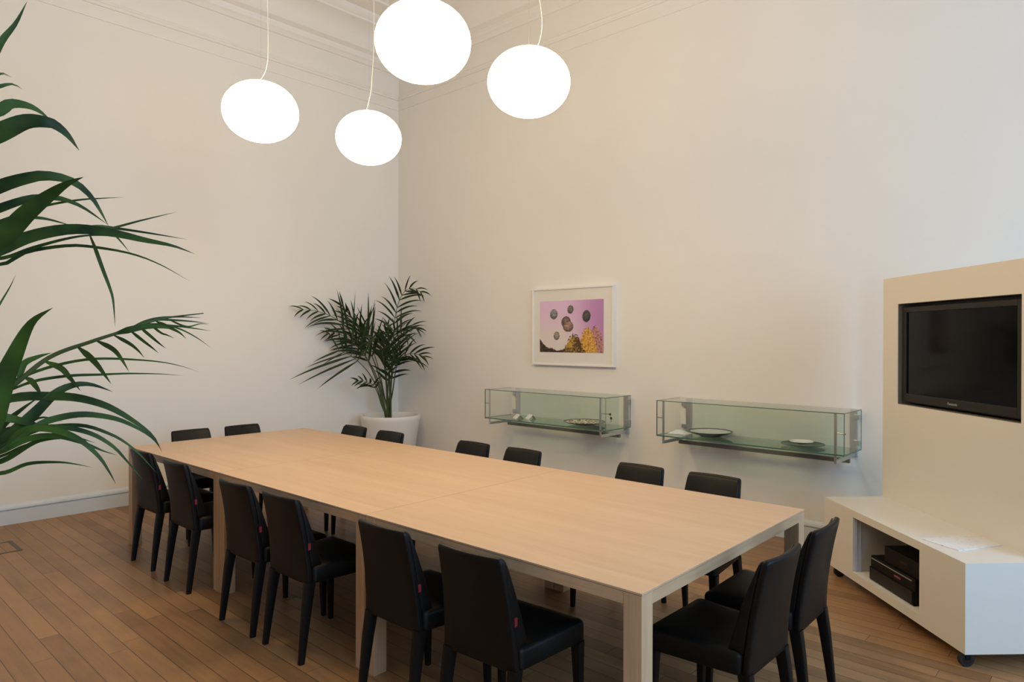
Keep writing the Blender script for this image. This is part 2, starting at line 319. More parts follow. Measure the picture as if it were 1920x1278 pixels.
}
CORNER_PALM = [
 ([(0.422,-0.471,0.620),(0.436,-0.457,0.966),(0.472,-0.448,1.382),(0.481,-0.439,1.659),(0.493,-0.427,1.831),(0.548,-0.416,2.003),(0.622,-0.388,2.121),(0.729,-0.343,2.153),(0.864,-0.301,2.081)],0.58,15,0.30,0.60,50),
 ([(0.444,-0.451,0.620),(0.449,-0.445,0.879),(0.520,-0.446,1.176),(0.591,-0.448,1.316),(0.729,-0.429,1.386),(0.883,-0.382,1.380),(0.983,-0.358,1.339)],0.62,9,0.34,0.45,42),
 ([(0.406,-0.487,0.620),(0.386,-0.504,0.879),(0.330,-0.527,1.138),(0.270,-0.567,1.381),(0.231,-0.602,1.554),(0.213,-0.632,1.658),(0.223,-0.649,1.762)],0.72,8,0.48,0.05,30),
 ([(0.393,-0.498,0.620),(0.360,-0.527,0.879),(0.324,-0.627,1.176),(0.264,-0.750,1.452),(0.218,-0.900,1.673),(0.154,-1.053,1.806),(0.140,-1.272,1.875),(0.140,-1.490,1.885)],0.45,16,0.36,0.55,45),
 ([(0.380,-0.510,0.619),(0.351,-0.563,0.933),(0.324,-0.669,1.143),(0.294,-0.791,1.282),(0.253,-0.923,1.386),(0.206,-1.048,1.437)],0.74,6,0.58,0.14,66),
 ([(0.387,-0.504,0.619),(0.391,-0.540,0.761),(0.410,-0.617,0.922),(0.449,-0.717,1.031),(0.458,-0.845,1.079),(0.426,-0.942,1.087)],0.60,8,0.20,0.40,50),
 ([(0.399,-0.493,0.620),(0.357,-0.503,0.860),(0.242,-0.526,1.135),(0.140,-0.621,1.379),(0.140,-0.807,1.537),(0.140,-0.986,1.622),(0.140,-1.178,1.621)],0.50,12,0.32,0.40,44),
 ([(0.412,-0.481,0.620),(0.445,-0.517,0.935),(0.482,-0.576,1.231),(0.562,-0.678,1.454),(0.648,-0.802,1.572),(0.671,-0.918,1.539),(0.690,-1.009,1.394)],0.50,11,0.30,0.40,40),
 ([(0.431,-0.463,0.620),(0.454,-0.481,0.968),(0.493,-0.511,1.281),(0.561,-0.542,1.521),(0.685,-0.564,1.656),(0.826,-0.570,1.655),(0.930,-0.569,1.556)],0.50,12,0.34,0.40,42),
 ([(0.437,-0.457,0.620),(0.426,-0.439,0.930),(0.420,-0.402,1.311),(0.421,-0.359,1.537),(0.469,-0.287,1.678),(0.546,-0.216,1.713),(0.623,-0.144,1.660)],0.52,12,0.34,0.45,42),
 ([(0.418,-0.475,0.620),(0.370,-0.450,0.962),(0.309,-0.436,1.309),(0.285,-0.430,1.537),(0.304,-0.412,1.678),(0.352,-0.394,1.747)],0.60,9,0.28,0.30,38),
 ([(0.402,-0.490,0.620),(0.332,-0.485,0.927),(0.209,-0.502,1.238),(0.140,-0.601,1.519),(0.140,-0.725,1.710),(0.140,-0.847,1.862),(0.140,-0.967,1.995)],0.50,12,0.36,0.30,34),
 ([(0.425,-0.469,0.620),(0.466,-0.511,0.833),(0.526,-0.578,1.045),(0.613,-0.633,1.219),(0.708,-0.653,1.323),(0.806,-0.657,1.358)],0.55,8,0.26,0.50,44),
 ([(0.415,-0.478,0.620),(0.389,-0.460,0.894),(0.374,-0.431,1.171),(0.363,-0.413,1.415),(0.343,-0.430,1.607),(0.329,-0.484,1.659)],0.55,11,0.32,0.25,42),
 ([(0.427,-0.467,0.620),(0.515,-0.521,0.905),(0.616,-0.562,1.150),(0.738,-0.584,1.322),(0.830,-0.635,1.457),(0.898,-0.708,1.523)],0.50,10,0.26,0.40,44),
]

# ---------------------------------------------------------------- room shell
struct(MB().box(-0.25, RX + 0.3, FY - 0.25, 0.25, -0.12, 0).build('floor', FLOOR))
struct(MB().box(-0.25, RX + 0.3, FY - 0.25, 0.25, HC, HC + 0.15).build('ceiling', CEIL))
struct(MB().box(-0.25, 0, FY, 0.25, 0, HC).build('wall_left', WALL))
struct(MB().box(0, RX, 0, 0.25, 0, HC).build('wall_back', WALL))
struct(MB().box(-0.25, RX + 0.3, FY - 0.25, FY, 0, HC).build('wall_front', WALLF))
wr = MB(); z0, z1 = 0.85, 4.2; ys = [FY] + [v for ab in WINDOWS for v in ab] + [0.25]
for i in range(0, len(ys), 2): wr.box(RX, RX + 0.3, ys[i], ys[i + 1], 0, HC)
for a, b in WINDOWS: wr.box(RX, RX + 0.3, a, b, 0, z0); wr.box(RX, RX + 0.3, a, b, z1, HC)
struct(wr.build('wall_right', WALL))
for i, (a, b) in enumerate(WINDOWS):
    f = MB(); x0, x1 = RX + 0.14, RX + 0.19
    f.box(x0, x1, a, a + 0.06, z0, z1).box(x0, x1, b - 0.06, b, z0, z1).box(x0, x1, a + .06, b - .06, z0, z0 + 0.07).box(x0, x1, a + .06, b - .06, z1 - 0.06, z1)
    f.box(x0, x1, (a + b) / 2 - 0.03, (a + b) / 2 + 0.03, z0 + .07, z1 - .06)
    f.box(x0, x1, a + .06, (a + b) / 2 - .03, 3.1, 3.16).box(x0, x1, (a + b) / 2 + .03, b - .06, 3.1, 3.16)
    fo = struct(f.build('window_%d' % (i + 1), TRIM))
    MB().box(RX + 0.16, RX + 0.166, a + 0.05, b - 0.05, z0 + 0.06, z1 - 0.05).build('pane', GLASS, fo)
def profile_run(name, prof, axis, a, b, mtl, smooth=30):
    """extrude a (projection, height) profile along a wall; axis 'y' = left wall, 'x' = back wall"""
    m = MB()
    def pt(s, p, z): return (p, s, z) if axis == 'y' else (s, -p, z)
    m.loft([[pt(s, p, z) for p, z in prof] for s in (a, b)], 0)
    return struct(m.build(name, mtl, smooth=smooth))
BB = [(0, 0), (0.022, 0), (0.022, 0.116), (0.006, 0.118), (0.006, 0.125), (0.021, 0.127), (0.019, 0.148), (0.012, 0.160), (0.004, 0.168), (0, 0.170)]
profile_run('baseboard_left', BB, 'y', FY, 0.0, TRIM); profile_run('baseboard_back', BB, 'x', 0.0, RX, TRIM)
RAIL = [(0, 4.588), (0.012, 4.590), (0.016, 4.600), (0.010, 4.608), (0.010, 4.614), (0.020, 4.622), (0.024, 4.634), (0.014, 4.644), (0, 4.646)]
BEAD = [(0, 4.462), (0.007, 4.464), (0.009, 4.469), (0.006, 4.474), (0, 4.476)]
COR = [(0, 4.900), (0.018, 4.905), (0.030, 4.935), (0.055, 4.955), (0.060, 4.985), (0.045, 4.990), (0.045, 5.02), (0.10, 5.05), (0.115, 5.075), (0.12, 5.09),
       (0.13, 5.13), (0.16, 5.18), (0.21, 5.225), (0.28, 5.255), (0.33, 5.262), (0.33, 5.285), (0.36, 5.30), (0.385, 5.33), (0.39, 5.36), (0.62, 5.37), (0.62, 5.395),
       (0.66, 5.41), (0.69, 5.45), (0.70, 5.50), (0.90, 5.51), (0.90, 5.53), (0.93, 5.545), (0.95, 5.57), (0.95, HC + 0.02), (0, HC + 0.02)]
n = 1
for ax, a in (('y', FY), ('x', 0.0)):
    b = 0.0 if ax == 'y' else RX
    for pr in (RAIL, BEAD, COR):
        profile_run('trim_%d' % n, pr, ax, a, b, CEIL); n += 1
# metal-framed floor box lid, lower left
fb = thing('floor_box', 'metal framed lid let into the wooden floor in front of the left baseboard', 'floor box', (0.93, -4.188, 0))
m = MB(); m.box(-0.34, 0, -0.026, 0, -0.004, 0.003).box(-0.34, 0, -0.44, -0.418, -0.004, 0.003).box(-0.022, 0, -0.418, -0.022, -0.004, 0.003).box(-0.34, -0.318, -0.418, -0.022, -0.004, 0.003)
m.build('frame', mat('dull_steel', (0.10, 0.10, 0.085), 0.6, metal=0.3), fb)
MB().box(-0.318, -0.022, -0.418, -0.022, -0.004, 0.0015).build('lid', FLOOR, fb)

# ---------------------------------------------------------------- conference tables (three squares pushed together)
TR = math.radians(0.7527); TO = Vector((1.3205, -3.600, 0))
def T(x, y, z=0):
    return Vector((TO.x + x * math.cos(TR) - y * math.sin(TR), TO.y + x * math.sin(TR) + y * math.cos(TR), z))
H = 0.74
tables = ['square pale oak table at the left end of the row, nearest the left wall',
          'middle square pale oak table of the three pushed into one long table',
          'square pale oak table at the right end, nearest the white media unit']
t0 = thing('conference_table', tables[0], 'table', T(0, 0), TR, 'square oak tables joined into one long table')
e = 0.0016
MB().box(e, 1.5 - e, 0, 1.5, H - 0.007, H).build('tabletop', TOPW, t0)
g = 0.0018
for nm, bx, mt in (('apron', (0.07, 1.43, 0.002, 0.024), APRW), ('apron', (0.07, 1.43, 1.476, 1.498), APRW),
                   ('apron', (0.003, 0.025, 0.07, 1.43), APRY), ('apron', (1.475, 1.497, 0.07, 1.43), APRY)):
    MB().box(bx[0] + 0.0008, bx[1] - 0.0008, bx[2] + .0008, bx[3] - .0008, H - 0.051, H - 0.0095).build(nm, mt, t0)
MB().box(0.03, 1.47, 0.03, 1.47, H - 0.0095, H - 0.007).build('top_packer', mat('shadow_gap_board', (0.12, 0.08, 0.05), 0.7), t0)
for x in (0.0035, 1.4265):
    for y in (0.001, 1.429):
        MB().box(x, x + 0.07, y, y + 0.07, 0, H - 0.0095).build('leg', LEGW, t0, bevel=0.0012)
for i in (1, 2):
    c = copy_tree(t0); c.location = T(1.5 * i, 0); c['label'] = tables[i]

# ---------------------------------------------------------------- dining chairs
def chair_proto(label):
    t = thing('dining_chair', label, 'chair', (0, 0, 0), 0, 'black leather chairs around the long table')
    def ring(wd, yr, yf, z, bow, r):
        r = min(r, (yf - yr) / 2 * 0.95)
        cs = fillet([(-wd, yr), (wd, yr), (wd, yf), (-wd, yf)], r, 3)
        # subdivide the long sides for the bow
        pts = []
        for i, p in enumerate(cs):
            q = cs[(i + 1) % len(cs)]; pts.append(p)
            if abs(p[0] - q[0]) > wd:
                for k in range(1, 8): pts.append((p[0] + (q[0] - p[0]) * k / 8, p[1] + (q[1] - p[1]) * k / 8))
        return [(x, y - bow * (1 - (x / wd) ** 2), z) for x, y in pts]
    def yr(z):
        u = max(0, (z - 0.375) / 0.42); return -0.176 - 0.004 * u - 0.058 * u ** 1.8
    def wd(z):
        u = max(0, (z - 0.375) / 0.42); return 0.181 - 0.025 * u - 0.002 * math.sin(u * PI)
    # outer shell, runs down behind the seat
    rings = []
    for k, z in enumerate([0.372, 0.376, 0.40, 0.44, 0.48, 0.53, 0.58, 0.63, 0.68, 0.72, 0.755, 0.775, 0.787, 0.793, 0.7955]):
        th = 0.026; ins = 0.0; yf = yr(z) + th; y0 = yr(z); w_ = wd(z)
        if z < 0.374: y0 += .003; yf -= .003; w_ -= .003
        if z > 0.786:
            q = {0.787: 0.0015, 0.793: 0.005, 0.7955: 0.011}[z]; y0 += q; yf -= q * .6; w_ -= q
        rings.append(ring(w_, y0, yf, z, 0.020 * max(0, (z - .40) / .4), 0.008))
    MB().loft(rings).build('backrest', LEATH, t, smooth=50)
    rings = []
    for z in [0.452, 0.456, 0.48, 0.52, 0.57, 0.62, 0.67, 0.71, 0.745, 0.765, 0.778, 0.784, 0.787]:
        u = (z - 0.452) / 0.335; y0 = yr(z) + 0.0265; yf = y0 + 0.052 * (1 - u) ** 0.9 + 0.008; w_ = wd(z) - 0.003
        if z < 0.455: yf -= .006; w_ -= .004
        if z > 0.777: q = {0.778: .002, 0.784: 0.005, 0.787: 0.009}[z]; w_ -= q; yf -= q * .35
        rings.append(ring(w_, y0, max(yf, y0 + .004), z, 0.020 * max(0, (z - .40) / .4), 0.006))
    MB().loft(rings).build('back_cushion', LEATH, t, smooth=50)
    # seat
    def sring(i, z): return [(x, y, z) for x, y in fillet([(-0.183 + i, -0.150 + min(i, .02)), (0.183 - i, -0.150 + min(i, .02)), (0.2175 - i, 0.226 - i), (-0.2175 + i, 0.226 - i)], max(0.024 - i * .3, .006), 4)]
    MB().loft([sring(0.004, 0.376), sring(0, 0.381), sring(0, 0.440), sring(0.003, 0.450), sring(0.012, 0.457), sring(0.045, 0.461), sring(0.11, 0.463)]).build('seat', LEATH, t, smooth=40)
    for sx in (-1, 1):
        def sq(cx, cy, hx, hy, z): return [(x, y, z) for x, y in fillet([(cx - hx, cy - hy), (cx + hx, cy - hy), (cx + hx, cy + hy), (cx - hx, cy + hy)], 0.006, 2)]
        MB().loft([sq(sx * 0.200, 0.204, 0.0125, 0.0125, 0), sq(sx * 0.1975, 0.200, 0.016, 0.017, 0.2), sq(sx * 0.195, 0.196, 0.021, 0.022, 0.377)]).build('leg', LEATH, t, smooth=40)
        MB().loft([sq(sx * 0.168, -0.207, 0.0125, 0.014, 0), sq(sx * 0.1655, -0.190, 0.0155, 0.018, 0.14), sq(sx * 0.163, -0.172, 0.019, 0.022, 0.28), sq(sx * 0.160, -0.155, 0.0205, 0.0245, 0.384)]).build('leg', LEATH, t, smooth=40)
    zt = 0.555
    MB().box(wd(zt) - 0.004, wd(zt) + 0.0025, yr(zt) + 0.020, yr(zt) + 0.034, zt - 0.015, zt + 0.015).build('tag', RED, t)['label'] = 'small red sewn-in tag'
    return t
near = [(0.615, .088, 1), (1.217, .074, 0), (2.083, .034, 1), (2.545, .043, .5), (3.366, .043, 0), (3.869, .046, 3)]
far = [(.606, 1.417, 0), (1.129, 1.402, 1), (2.041, 1.459, 0), (2.522, 1.469, -.5), (3.448, 1.499, 0), (3.92, 1.513, .5)]
spots = []
L_near = ['black leather chair on the near side, partly behind the drooping palm leaves',
          'second black leather chair from the left wall along the near side of the table',
          'near side black leather chair just right of the first pair of touching table legs',
          'near side black leather chair at the middle table, the right one of its pair',
          'near side black leather chair hiding the second pair of touching table legs',
          'black leather chair on the near side closest to the front corner leg of the table']
for (x, y, a), l in zip(near, L_near): spots.append((x, y, a, l))
L_far = ['black leather chair across the table, its back overlapping the white pot\'s left edge',
         'black leather chair across the table, its back directly in front of the white pot',
         'black leather chair across the table, just below and left of the left glass showcase',
         'black leather chair across the table, beneath the left glass showcase\'s left half',
         'black leather chair across the table, below the gap between the two glass showcases',
         'black leather chair across the table, nearest the table\'s far right corner']
for (x, y, a), l in zip(far, L_far): spots.append((x, y, 180 + a, l))
spots += [(0.006, 0.558, -90, 'black leather chair at the far left table end, the one nearer the camera'),
          (0.025, 1.000, -90, 'black leather chair at the far left table end, the one nearer the corner palm'),
          (4.512, 0.585, 90 - 1, 'black leather chair at the right table end, beside the front corner leg'),
          (4.505, 1.08, 90 + 1, 'black leather chair at the right table end, the one nearer the media unit')]
c0 = None
for x, y, a, l in spots:
    if c0 is None: c0 = chair_proto(l); c = c0
    else: c = copy_tree(c0); c['label'] = l
    c.location = T(x, y); c.rotation_euler = (0, 0, TR + math.radians(a))

# ---------------------------------------------------------------- pendant lamps
def lamp_proto(label):
    t = thing('pendant_lamp', label, 'lamp', (0, 0, 0), 0, 'glowing round pendant lamps over the table')
    a, b = 0.225, 0.18
    pr = [(max(a * math.cos(q) ** 0.96 if abs(math.cos(q)) > 1e-6 else 0, 0.0005), b * math.sin(q)) for q in [(-PI / 2 + PI * k / 40) for k in range(41)]]
    MB().lathe(pr, 64, cap0=True, cap1=True).build('globe', GLOBE, t, smooth=60)['label'] = 'flattened opal glass globe, lit warm white'
    MB().lathe([(0.0295, 0), (0.03, 0.004), (0.028, 0.010), (0.006, 0.013)], 24, c=(0, 0, 0.176), cap0=True, cap1=True).build('cap', CORD, t, smooth=40)
    MB().tube([(0, 0, 0.187), (0, 0, 2.63)], 0.0006, 6).build('suspension_wire', SILVER, t)
    MB().lathe([(0.06, 2.64), (0.06, 2.62), (0.055, 2.612), (0.003, 2.61)], 32, cap0=True, cap1=True).build('ceiling_rose', CORD, t, smooth=40)
    return t
CR = Vector((0.735, 0.678, 0))
lamps = [((3.00, -3.40), -0.2, 'glowing white globe lamp at the far left of the four hanging lamps', -0.012),
         ((3.03, -2.62), -0.2, 'glowing white globe lamp hanging lowest in view, right of the leftmost lamp', -0.02),
         ((4.51, -3.37), -0.2, 'largest looking globe lamp, cut off by the top edge of the photo', -0.02),
         ((4.54, -2.65), 0.2, 'glowing white globe lamp at the right of the four, with a curved white cord above', 0.02)]
l0 = None
for i, ((x, y), dz, lab, off) in enumerate(lamps):
    if l0 is None: l0 = lamp_proto(lab); l = l0
    else: l = copy_tree(l0); l['label'] = lab
    l.location = (x, y, 2.962)
for l, s in ((l0, 1),): pass
def cord_pts(k):
    # loose supply cord that bows out above the globe and then follows the wire up
    if k == 0: return [(-0.02, 0, .182), (0.0, 0, .20), (.022, 0, .235), (.036, 0, .28), (.044, 0, .36), (.042, 0, .6), (.03, 0, 1.2), (.012, 0, 2.0), (0, 0, 2.62)]
    if k == 1: return [(-.018, 0, .185), (-.01, 0, .22), (.005, 0, .28), (.016, 0, .34), (.022, 0, .42), (.035, 0, .7), (.03, 0, 1.3), (.01, 0, 2.1), (0, 0, 2.62)]
    return [(.035, 0, .178), (.052, 0, .21), (.066, 0, .26), (.072, 0, .32), (.066, 0, .40), (.052, 0, .50), (.03, 0, .8), (.015, 0, 1.6), (0, 0, 2.62)]
def spline(P, n=6):
    P = [Vector(p) for p in P]; Q = [2 * P[0] - P[1]] + P + [2 * P[-1] - P[-2]]; out = []
    for i in range(1, len(Q) - 2):
        for k in range(n):
            t = k / n; a, b, c, d_ = Q[i - 1], Q[i], Q[i + 1], Q[i + 2]
            out.append(0.5 * (2 * b + (c - a) * t + (2 * a - 5 * b + 4 * c - d_) * t * t + (3 * b - a - 3 * c + d_) * t ** 3))
    out.append(P[-1]); return out
allam = [o for o in S.objects if o.get('category') == 'lamp']
for o in allam:
    k = 0 if (o.location.x < 3.01) else (1 if o.location.x < 4.52 else 2)
    pts = [CR * p[0] + Vector((0, 0, p[2])) for p in spline(cord_pts(k))]
    MB().tube(pts, 0.0014, 6).build('cord', CORD, o, smooth=60)

# ---------------------------------------------------------------- glass wall showcases
GREYP = mat('grey_painted_metal', (0.16, 0.15, 0.14), 0.5)
def showcase(label, x0, x1, zb, zt, depth, key):
    t = thing('glass_showcase', label, 'display case', (x0, 0, zb), 0, 'wall-mounted glass showcases')
    L = x1 - x0; Hh = zt - zb; D0 = -0.03; D1 = -depth; g = 0.006
    def pane(nm, b, m, es=()):
        """thin pane: big faces clear, narrow edges green"""
        q = MB().box(*b, 0); dims = [b[1] - b[0], b[3] - b[2], b[5] - b[4]]; ax = dims.index(min(dims))
        order = [0, 0, 1, 1, 2, 2]  # face pairs of box(): x0,x1,y0,y1,z0,z1
        q.m = [0 if (order[i] == ax or i not in es) else 1 for i in range(6)]
        return q.build(nm, [m, EDGE], t)
    pane('glass_floor', (0, L, D1, D0, 0.0, 0.010), GLASSG, (0, 1, 2))
    pane('glass_top', (0, L, D1, D0, Hh - g, Hh), GLASS, (0, 1, 2))
    pane('glass_front', (0, L, D1, D1 + g, 0.010, Hh - g), GLASS, (0, 1))
    pane('glass_side', (0, g, D1 + g, D0, 0.010, Hh - g), GLASS, (2,)); pane('glass_side', (L - g, L, D1 + g, D0, 0.010, Hh - g), GLASS, (2, 3))
    pane('glass_back', (0.13, L - 0.13, D0 - g, D0, 0.010, Hh - g), GLASSB)
    for xx, sg in ((0.052, -1), (L - 0.070, 1)):
        MB().box(xx, xx + 0.018, D1 + g + .001, D1 + g + 0.006, -0.058, Hh - g).build('post', SILVER, t)['label'] = 'flat aluminium upright'
        MB().box(xx, xx + 0.018, D1 + g + 0.0065, -0.001, -0.058, -0.034).build('support_arm', SILVER, t, bevel=0.001)
        la, lb = (-0.006, xx + 0.004) if sg < 0 else (xx + 0.014, L + 0.008)
        MB().tube([(la, D1 + .016, Hh * 0.52), (lb, D1 + .016, Hh * .52)], 0.004, 10).build('lock', STEEL, t, smooth=50)
    for xx in (0.055, L - 0.083):
        MB().box(xx, xx + 0.05, -0.022, 0.0, -0.058, Hh - 0.002).build('wall_post', SILVER, t, bevel=0.001)
    for xx in (0.035, L - 0.035):
        for zz in (0.05, Hh - 0.06):
            MB().box(xx - 0.02, xx + 0.02, -0.029, 0.0, zz - 0.018, zz + 0.018).build('clamp', SILVER, t, bevel=0.002)
    MB().box(0.052, L - 0.052, -0.145, -0.115, -0.088, -0.0582).build('cross_rail', GREYP, t)
    if key:
        ky = D1 + .016; kz = Hh * 0.52
        def disc(m_, cx, cz, r, th):
            m_.loft([[(cx + r * math.cos(2 * PI * k / 20), ky + y_, cz + r * math.sin(2 * PI * k / 20)) for k in range(20)] for y_ in (-th, th)])
        k_ = MB().tube([(L + .008, ky, kz), (L + .030, ky, kz)], 0.0022, 8); disc(k_, L + .038, kz, .011, .0015)
        ko = k_.build('key', BRASS, t, smooth=40)
        q = MB().tube([(L + .042, ky - .001, kz - .008), (L + .046, ky - .003, kz - .024)], 0.0012, 6); disc(q, L + .049, kz - .034, .012, .0014)
        q.box(L + .0465, L + .0505, ky - .0012, ky + .0012, kz - .068, kz - .045)
        q.build('spare_key', BRASS, ko, smooth=40)
    return t
showcase('long clear glass wall showcase under the framed picture, with a key in its lock', 1.995, 3.503, 0.745, 1.045, 0.434, True)
showcase('long clear glass wall showcase right of the other, beside the television wall', 4.010, 5.489, 0.757, 1.056, 0.423, False)
ZA, ZB = 0.755, 0.767
def plate(name, label, cat, c, R_, h, rim, inner, well=0.55, grp=None):
    t = thing(name, label, cat, c, 0, grp)
    MB().lathe([(0.001, 0.0), (R_ * .4, 0.0), (R_ * .45, 0.003), (R_ * well, h * .30), (R_ * .8, h * .62), (R_, h), (R_, h + .0025), (R_ * .985, h + .0035), (R_ * .95, h + .001), (R_ * .90, h - .001)], 48, cap0=True).build('rim', rim, t, smooth=40)
    MB().lathe([(R_ * .90, h - .001), (R_ * .78, h * .70), (R_ * well * .95, h * .36), (R_ * .4, 0.0055), (0.001, 0.005)], 48, cap1=True).build('dish_face', inner, t, smooth=40)
    return t
PAT = mat('patterned_glaze', (0.5, 0.42, 0.32), 0.25); tt = NT(PAT)
vo = tt.n('ShaderNodeTexVoronoi', i_Vector=tt.n('ShaderNodeTexCoord').outputs['Object'], i_Scale=42.0)
cr = tt.n('ShaderNodeValToRGB'); tt.link(vo.outputs['Distance'], cr.inputs[0]); ee = cr.color_ramp.elements
ee[0].position = 0.1; ee[0].color = (0.30, 0.09, 0.03, 1); ee[1].position = 0.6; ee[1].color = (0.62, 0.55, 0.46, 1); q = ee.new(0.35); q.color = (0.10, 0.13, 0.05, 1)
tt.link(cr.outputs[0], PAT.node_tree.nodes['Principled BSDF'].inputs['Base Color'])
GREYR = mat('grey_metal_rim', (0.07, 0.07, 0.06), 0.35, metal=0.5)
GLZW = mat('white_glaze', (0.78, 0.77, 0.72), 0.2); GLZD = mat('dark_glaze', (0.015, 0.018, 0.015), 0.2); GLZG = mat('dark_green_glaze', (0.015, 0.06, 0.035), 0.2)
GLZGR = mat('pale_grey_glaze', (0.5, 0.52, 0.5), 0.25)
plate('decorated_plate', 'round plate with a coloured pattern and dark rim lying in the left glass showcase', 'plate', (3.115, -0.225, ZA), 0.195, 0.030, GREYR, PAT)
plate('shallow_bowl', 'wide shallow bowl with a black edge in the right glass showcase', 'bowl', (4.385, -0.205, ZB), 0.180, 0.042, GLZD, GLZGR)
plate('serving_dish', 'dark green dish at the right end of the right glass showcase', 'dish', (5.13, -0.205, ZB), 0.155, 0.018, GLZG, GLZG)
plate('small_plate', 'small white plate resting on the dark green dish in the right showcase', 'plate', (5.12, -0.205, ZB + 0.019), 0.085, 0.016, GLZW, GLZW)
sh = thing('folded_napkin', 'low white folded form at the left end of the right glass showcase', 'napkin', (4.105, -0.235, ZB))
MB().loft([[(-.075, y * 1.0 - .05, 0.0), (-.02, y * 1 - .065, .003 + h), (.03, y - .06, .004 + h), (.085, y - .03, 0.0)] for y, h in ((0, 0), (.03, .022), (.07, .030), (.11, .012), (.13, 0))], closed=True).build('cloth', PAPER, sh, smooth=70)
for k, (tx, ty) in enumerate(((2.318, -0.272), (2.428, -0.205))):
    # little card tents, open towards the right
    a = 0.045; hh = 0.042; Lc = 0.11
    m = MB()
    for y0, z0, y1, z1 in ((-a, 0, 0, hh), (a, 0, 0, hh)):
        m.quad([(-Lc / 2, y0, z0), (Lc / 2, y0, z0), (Lc / 2, y1, z1), (-Lc / 2, y1, z1)])
    o = m.build('card_tent', PAPER); so = o.modifiers.new('thick', 'SOLIDIFY'); so.thickness = 0.0015
    o.location = (tx, ty, ZA + .0005); o.rotation_euler = (0, 0, math.radians(-28))
    tag(o, ('folded white paper tent in the left showcase, the left one of two', 'folded white paper tent in the left showcase, the right one of two')[k], 'card', 'folded paper tents in the left showcase')

# ---------------------------------------------------------------- framed picture
fr = thing('framed_picture', 'white framed print of dark round stones floating in a pink sky above autumn trees', 'picture', (2.30, 0, 1.298))
W_, H_ = 1.02, 0.785; fw_, dp = 0.018, 0.045
m = MB().box(0, fw_, -dp, 0, 0, H_).box(W_ - fw_, W_, -dp, 0, 0, H_).box(fw_, W_ - fw_, -dp, 0, 0, fw_).box(fw_, W_ - fw_, -dp, 0, H_ - fw_, H_)
m.build('frame', FRAMEW, fr)
MB().box(fw_, W_ - fw_, -0.033, -0.004, fw_, H_ - fw_).build('mount', MATB, fr)
def sstep(a, b, x): t = min(1, max(0, (x - a) / (b - a))); return t * t * (3 - 2 * t)
def mixc(a, b, t): return tuple(a[i] + (b[i] - a[i]) * t for i in range(3))
STONES = [(0.232, 0.26, 0.060, 0.100, (105, 105, 100), 0.1), (0.498, 0.175, 0.048, 0.080, (98, 88, 78), .2), (0.745, 0.31, 0.062, 0.112, (62, 58, 50), .15),
          (0.43, 0.42, 0.075, 0.115, (92, 74, 64), 0), (0.462, 0.50, 0.082, 0.105, (128, 98, 84), 0), (0.278, 0.68, 0.047, 0.082, (122, 112, 98), .1)]
def art(u, v):
    """colour of the print, u left to right, v top to bottom"""
    c = mixc((205, 172, 190), (168, 118, 160), sstep(0.35, 1.05, u)); c = mixc(c, (204, 190, 178), sstep(0.15, 0.8, v) * (1 - sstep(0.3, 0.85, u)))
    n1 = noise.noise(Vector((u * 9, v * 9, 1))); n2 = noise.noise(Vector((u * 42, v * 34, 4))); n3 = noise.noise(Vector((u * 90, v * 70, 7)))
    def tree(cx, top, wd_): return v - (top + ((u - cx) / wd_) ** 2 * 0.35) + 0.06 * n2 + .05 * n3
    hill = v - (0.80 + 0.20 * sstep(0, .22, u) - 0.07 * math.exp(-((u - .21) / .07) ** 2) - .06 * math.exp(-(u / .03) ** 2) - .10 * sstep(.22, .5, u)) + 0.02 * n2
    t1 = tree(0.56, 0.66, 0.17); t2 = tree(0.76, 0.52, 0.13); t3 = tree(0.885, 0.50, 0.12)
    if t3 > 0: c = mixc((176, 122, 112), (118, 70, 70), sstep(-.3, .4, n2 + n3 * .8)); c = mixc(c, (210, 168, 160), sstep(.15, .5, n3))
    if t2 > 0: c = mixc((206, 158, 58), (150, 90, 30), sstep(-.3, .4, n2 + n3 * .6)); c = mixc(c, (226, 190, 120), sstep(.2, .5, n3))
    if t1 > 0: c = mixc((172, 134, 44), (66, 42, 24), sstep(-.25, .35, n1 * .6 + n2 + n3 * .4 + (u - .55) * 1.5))
    if hill > 0 and u < .6: c = mixc((40, 22, 18), (88, 52, 26), sstep(-.1, .4, n2))
    if hill > 0 and .3 < u < .6: c = mixc(c, (160, 126, 44), sstep(.3, .5, u) * sstep(-.3, .3, n3 + n2))
    for cx, cy, rx, ry_, col, tl in STONES:
        dx, dy = (u - cx) / rx, (v - cy) / ry_
        dx += dy * tl * .3
        r2 = dx * dx + dy * dy
        if r2 < 1:
            k = 0.72 + 0.5 * max(0, 1 - r2) + 0.5 * n2 + .3 * n3 - .25 * dy
            c = tuple(min(255, col[i] * k) for i in range(3))
            if r2 > .82: c = mixc(c, (50, 42, 38), .4)
    return c
NX, NY = 176, 114; px0, px1, pz0, pz1 = 0.100, 0.900, 0.132, 0.652
pm = MB(); pm.v = [(px0 + (px1 - px0) * i / NX, -0.0345, pz0 + (pz1 - pz0) * j / NY) for j in range(NY + 1) for i in range(NX + 1)]
for j in range(NY):
    for i in range(NX):
        a = j * (NX + 1) + i; pm.face([a, a + 1, a + NX + 2, a + NX + 1])
PRN = mat('printed_photo', (1, 1, 1), 0.35); tt = NT(PRN); tt.link(tt.n('ShaderNodeVertexColor', layer_name='print').outputs[0], PRN.node_tree.nodes['Principled BSDF'].inputs['Base Color'])
po = pm.build('print', PRN, fr); ca = po.data.color_attributes.new('print', 'FLOAT_COLOR', 'POINT')
buf = []
for j in range(NY + 1):
    for i in range(NX + 1):
        c = lin(art(i / NX, 1 - j / NY)); buf += [min(1, c[0] * 1.18), min(1, c[1] * 1.24), min(1, c[2] * 1.4), 1]
ca.data.foreach_set('color', buf)

